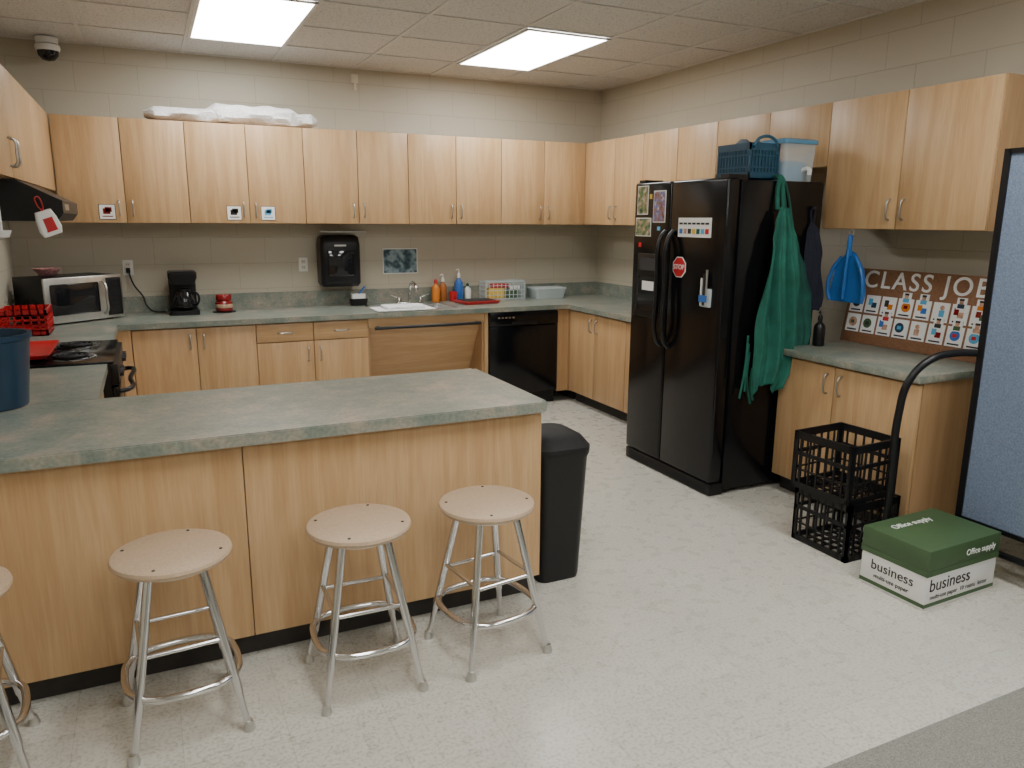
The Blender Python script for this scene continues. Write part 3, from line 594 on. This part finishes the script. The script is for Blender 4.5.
tube('hang_loop',[(W-.365,-3.415,1.58),(W-.365,-3.40,1.605),(W-.365,-3.415,1.619),(W-.365,-3.43,1.605)],.003,WHITE,e,cyc=True)
bottle('sanitizer_bottle',-.42,-3.36,CZ+.001,.035,.19,BLACK,BLACK,pump=True)
# ---------------------------------------------------------------- class jobs board
bd=empty('class_jobs_board',(-.10,-3.72,CZ+.002));bd.rotation_euler=(0,math.radians(9),0)
box('panel',0,.015,-.60,.48,0,.47,BROWN,bd,.002)
text('title','CLASS JOBS',.148,FX((-.002,.385,.40)),PAPER,bd,.002,bold=.001,sp=1.2,align='LEFT')
rnd=random.Random(3);pal=[RED,SKY,BLUE,INK,SKIN,YEL,BOXG,DKRED,ORANGE,NAVY]
for r,zc_ in ((0,.25),(1,.125)):
    for i in range(9):
        yy=.405-.115*i
        box('card',-.003,-.0002,yy-.05,yy+.05,zc_-.056,zc_+.056,PAPER,bd)
        m1,m2,m3=rnd.sample(pal,3);k=rnd.random()
        c0=yy+rnd.uniform(-.008,.008)
        if k<.35:
            box('picture_figure',-.0045,-.0029,c0-.016,c0+.016,zc_-.025,zc_+.012,m1,bd)
            o=lathe('picture_head',[(.014,0),(.014,.0016)],(0,0,0),SKIN,bd,14);o.matrix_local=Matrix.Translation((-.0029,c0,zc_+.026))@Matrix.Rotation(math.radians(-90),4,'Y')
        elif k<.7:
            o=lathe('picture_disc',[(.030,0),(.030,.0016)],(0,0,0),m1,bd,16);o.matrix_local=Matrix.Translation((-.0029,c0,zc_+.006))@Matrix.Rotation(math.radians(-90),4,'Y')
            box('picture_detail',-.0052,-.0045,c0-.012,c0+.014,zc_-.004,zc_+.016,m2,bd)
        else:
            boxes('picture_tool',[(-.0045,-.0029,c0-.030,c0+.005,zc_-.02,zc_+.012)],m1,bd)
            boxes('picture_tool_part',[(-.0048,-.0029,c0+.0,c0+.028,zc_-.005,zc_+.035)],m2,bd)
        box('card_caption',-.004,-.0029,yy-.035,yy+.035,zc_-.047,zc_-.038,INK,bd)
def mini(yy,z):
    box('name_photo',-.007,-.0002,yy-.028,yy+.028,z,z+.065,PAPER,bd);box('name_photo_shirt',-.0078,-.0069,yy-.02,yy+.02,z+.006,z+.03,rnd.choice(pal),bd);box('name_photo_face',-.0078,-.0069,yy-.012,yy+.012,z+.028,z+.052,SKIN,bd);box('name_photo_hair',-.0079,-.0069,yy-.014,yy+.014,z+.048,z+.06,INK,bd)
for i in (3,4,6,7): mini(.405-.115*i,.278)
for i in (2,5,6,7): mini(.405-.115*i-.005,.155)
# ---------------------------------------------------------------- room divider
dv=empty('rolling_room_divider')
xs=-.63;z0,z1=.235,1.985
for i,(a,b) in enumerate(((-4.50,-5.35),(-5.37,-6.22))):
    box('fabric_panel',xs+.008,xs+.042,b+.02,a-.02,z0+.02,z1-.02,FABRICBL,dv)
    boxes('panel_frame',[(xs,xs+.05,b,b+.022,z0,z1),(xs,xs+.05,a-.03,a,z0,z1),(xs,xs+.05,b+.022,a-.022,z0,z0+.022),(xs,xs+.05,b+.022,a-.022,z1-.022,z1)],BLACK,dv)
    boxes('wheel_post',[(xs+.012,xs+.037,y-.0125,y+.0125,.09,z0) for y in (a-.10,b+.10)],BLACK,dv)
def caster(x,y,zz,par):
    o=lathe('caster_wheel',[(.032,-.012),(.036,-.008),(.036,.008),(.032,.012)],(0,0,0),BLACKM,par,20);o.matrix_local=Matrix.Translation((x,y,.037))@Matrix.Rotation(math.radians(90),4,'X')
    boxes('caster_fork',[(x-.012,x+.012,y-.02,y-.014,.03,.085),(x-.012,x+.012,y+.014,y+.02,.03,.085),(x-.012,x+.012,y-.02,y+.02,.076,zz)],STEEL,par)
for y in (-4.60,-5.25,-5.47,-6.12): caster(xs+.025,y,.09,dv)
tube('base_rail',[(xs+.025,-4.55,.13),(xs+.025,-5.30,.13)],.016,BLACK,dv,smoothcurve=False)
st=empty('divider_support_stand')
tube('support_arch',[(-.95,-4.37,.09),(-.95,-4.37,.40),(-.95,-4.37,.78),(-.925,-4.385,.93),(-.84,-4.42,1.03),(-.72,-4.46,1.06),(-.632,-4.495,1.06)],.018,BLACK,st)
tube('base_bar',[(-.95,-4.37,.10),(-.64,-4.40,.10)],.017,BLACK,st,smoothcurve=False)
caster(-.95,-4.37,.1,st);caster(-.64,-4.40,.1,st)
# ---------------------------------------------------------------- milk crates
def crate(x0,y0,z0,s=.355,h=.30,rz=0):
    e=empty('milk_crate',(x0+s/2,y0+s/2,z0),rz);a=s/2;t=.009;L=[]
    for (z,hh) in ((0,.03),(h-.04,.04),(h*.62-.01,.02)):
        L+=[(-a,a,-a,-a+t,z,z+hh),(-a,a,a-t,a,z,z+hh),(-a,-a+t,-a,a,z,z+hh),(a-t,a,-a,a,z,z+hh)]
    for x in (-a,a-.025):
        for y in (-a,a-.012): L.append((x,x+.025,y,y+.012,0,h))
    for y in (-a,a-.025):
        for x in (-a,a-.012): L.append((x,x+.012,y,y+.025,0,h))
    n=7
    for i in range(1,n):
        u=-a+s*i/n
        for v in (-a,a-t): L+=[(u-.004,u+.004,v,v+t,0,h),(v,v+t,u-.004,u+.004,0,h)]
        L+=[(u-.005,u+.005,-a,a,0,.008),(-a,a,u-.005,u+.005,0,.008)]
    for z in (h*.32,): L+=[(-a,a,-a,-a+t,z,z+.008),(-a,a,a-t,a,z,z+.008),(-a,-a+t,-a,a,z,z+.008),(a-t,a,-a,a,z,z+.008)]
    boxes('lattice_shell',L,BLACK,e)
crate(-1.125,-4.30,.001);crate(-1.155,-4.29,.303,rz=.06)
# ---------------------------------------------------------------- paper carton
e=empty('paper_carton',(-1.205,-4.79,0),math.radians(1.5))
bx,by,bh=.50,.335,.28
box('carton_lower',.004,bx-.004,.004,by-.004,.001,.17,BOXW,e,.002);box('carton_stripe',.003,bx-.003,.003,by-.003,.012,.03,BOXG,e)
box('lid',0,bx,0,by,.185,bh,BOXG,e,.003);box('lid_band',-.0008,bx+.0008,-.0008,by+.0008,.16,.186,BOXG,e)
text('label_business','business',.085,FY((.17,.0025,.11)),INK,e,.0008)
text('label_fine','multi-use paper  10 reams  letter',.03,FY((.24,.0025,.055)),mat('grey_ink',(.12,.12,.12),.7,noise=(4,.02)),e,.0008)
text('label_lid','Office supply',.04,FY((.36,-.0012,.225)),PAPER,e,.0008)
text('label_side','business',.065,FX((.0025,.17,.11)),INK,e,.0008)
text('label_side_fine','multi-use paper',.028,FX((.0025,.17,.06)),INK,e,.0008)
text('label_top','Office supply',.05,frame(0,(1,0,0),(0,1,0),(.22,.25,bh+.0012)),PAPER,e,.0008)
# ---------------------------------------------------------------- trash can
e=empty('trash_can');tc_=(-2.500,-3.74,0)
loft('bin',[(.001,.105,.13,.04),(.02,.11,.135,.045),(.60,.13,.163,.05),(.62,.137,.17,.05),(.64,.137,.17,.05)],tc_,BLACK,e)
loft('lid',[(.635,.143,.177,.07),(.655,.143,.177,.07),(.662,.138,.17,.07),(.695,.115,.145,.07),(.71,.07,.09,.05)],tc_,BLACKM,e)
# ---------------------------------------------------------------- stools
def stool(x,y,rz):
    e=empty('bar_stool',(x,y,0),rz);H=.61
    lathe('seat',[(0,H-.032),(.165,H-.032),(.178,H-.026),(.184,H-.014),(.181,H-.004),(.172,H),(0,H+.001)],(0,0,0),TAN,e,56)
    lathe('seat_pan',[(.14,H-.045),(.145,H-.033)],(0,0,0),STEEL,e,40)
    for k in range(4):
        a=math.radians(45+90*k);c,s=math.cos(a),math.sin(a)
        lathe('screw',[(.006,0),(.005,.002),(0,.0025)],(.155*math.cos(a+.35),.155*math.sin(a+.35),H),INK,e,10)
        P=lambda z:(c*(.11+(.245-.11)*(1-z/.57)),s*(.11+(.245-.11)*(1-z/.57)),z)
        tube('leg',[P(.572),P(.14)],.0145,CHROME,e,smoothcurve=False)
        tube('leg_extension',[P(.16),P(.03)],.0115,CHROME,e,smoothcurve=False)
        lathe('glide',[(.018,0),(.019,.008),(.013,.03),(.012,.035)],(P(0)[0],P(0)[1],.001),STEEL,e,16)
    z=.19;q=(.11+.135*(1-z/.57))/math.sqrt(2)+.004
    pts=[]
    for (sx,sy,a0) in ((1,1,0),(-1,1,90),(-1,-1,180),(1,-1,270)):
        for i in range(5):
            a=math.radians(a0+90*i/4);rr_=.095;pts.append((sx*(q-rr_)+(rr_+.026)*math.cos(a),sy*(q-rr_)+(rr_+.026)*math.sin(a),z))
    tube('foot_ring',pts,.012,CHROME,e,cyc=True,res=4)
    z=.32;q=.11+.135*(1-z/.57)
    for k in range(4):
        a=math.radians(45+90*k);b=math.radians(135+90*k)
        tube('brace',[(q*math.cos(a),q*math.sin(a),z+(k%2)*.012),(q*math.cos(b),q*math.sin(b),z+(k%2)*.012)],.008,CHROME,e,smoothcurve=False)
stool(-4.14,-4.22,.07);stool(-3.53,-4.235,-.02);stool(-3.035,-4.235,.14);stool(-4.76,-4.24,.1)
# ---------------------------------------------------------------- world, camera
wd=bpy.data.worlds.new('world');S.world=wd;wd.use_nodes=True;wd.node_tree.nodes['Background'].inputs[0].default_value=(.5,.5,.5,1);wd.node_tree.nodes['Background'].inputs[1].default_value=.2
yaw,pit,rol=.4424,.2122,.0064
F=Vector((math.sin(yaw)*math.cos(pit),math.cos(yaw)*math.cos(pit),-math.sin(pit)))
R=Vector((math.cos(yaw),-math.sin(yaw),0));U=Vector((math.sin(yaw)*math.sin(pit),math.cos(yaw)*math.sin(pit),math.cos(pit)))
R2=R*math.cos(rol)+U*math.sin(rol);U2=-R*math.sin(rol)+U*math.cos(rol)
cd=bpy.data.cameras.new('camera');co=bpy.data.objects.new('camera',cd);COL.objects.link(co)
M=Matrix((R2,U2,-F)).transposed().to_4x4();M.translation=Vector((-4.1295,-6.7648,1.6601));co.matrix_world=M
cd.sensor_width=36;cd.lens=761.14/1024*36;cd.clip_start=.02
S.camera=co
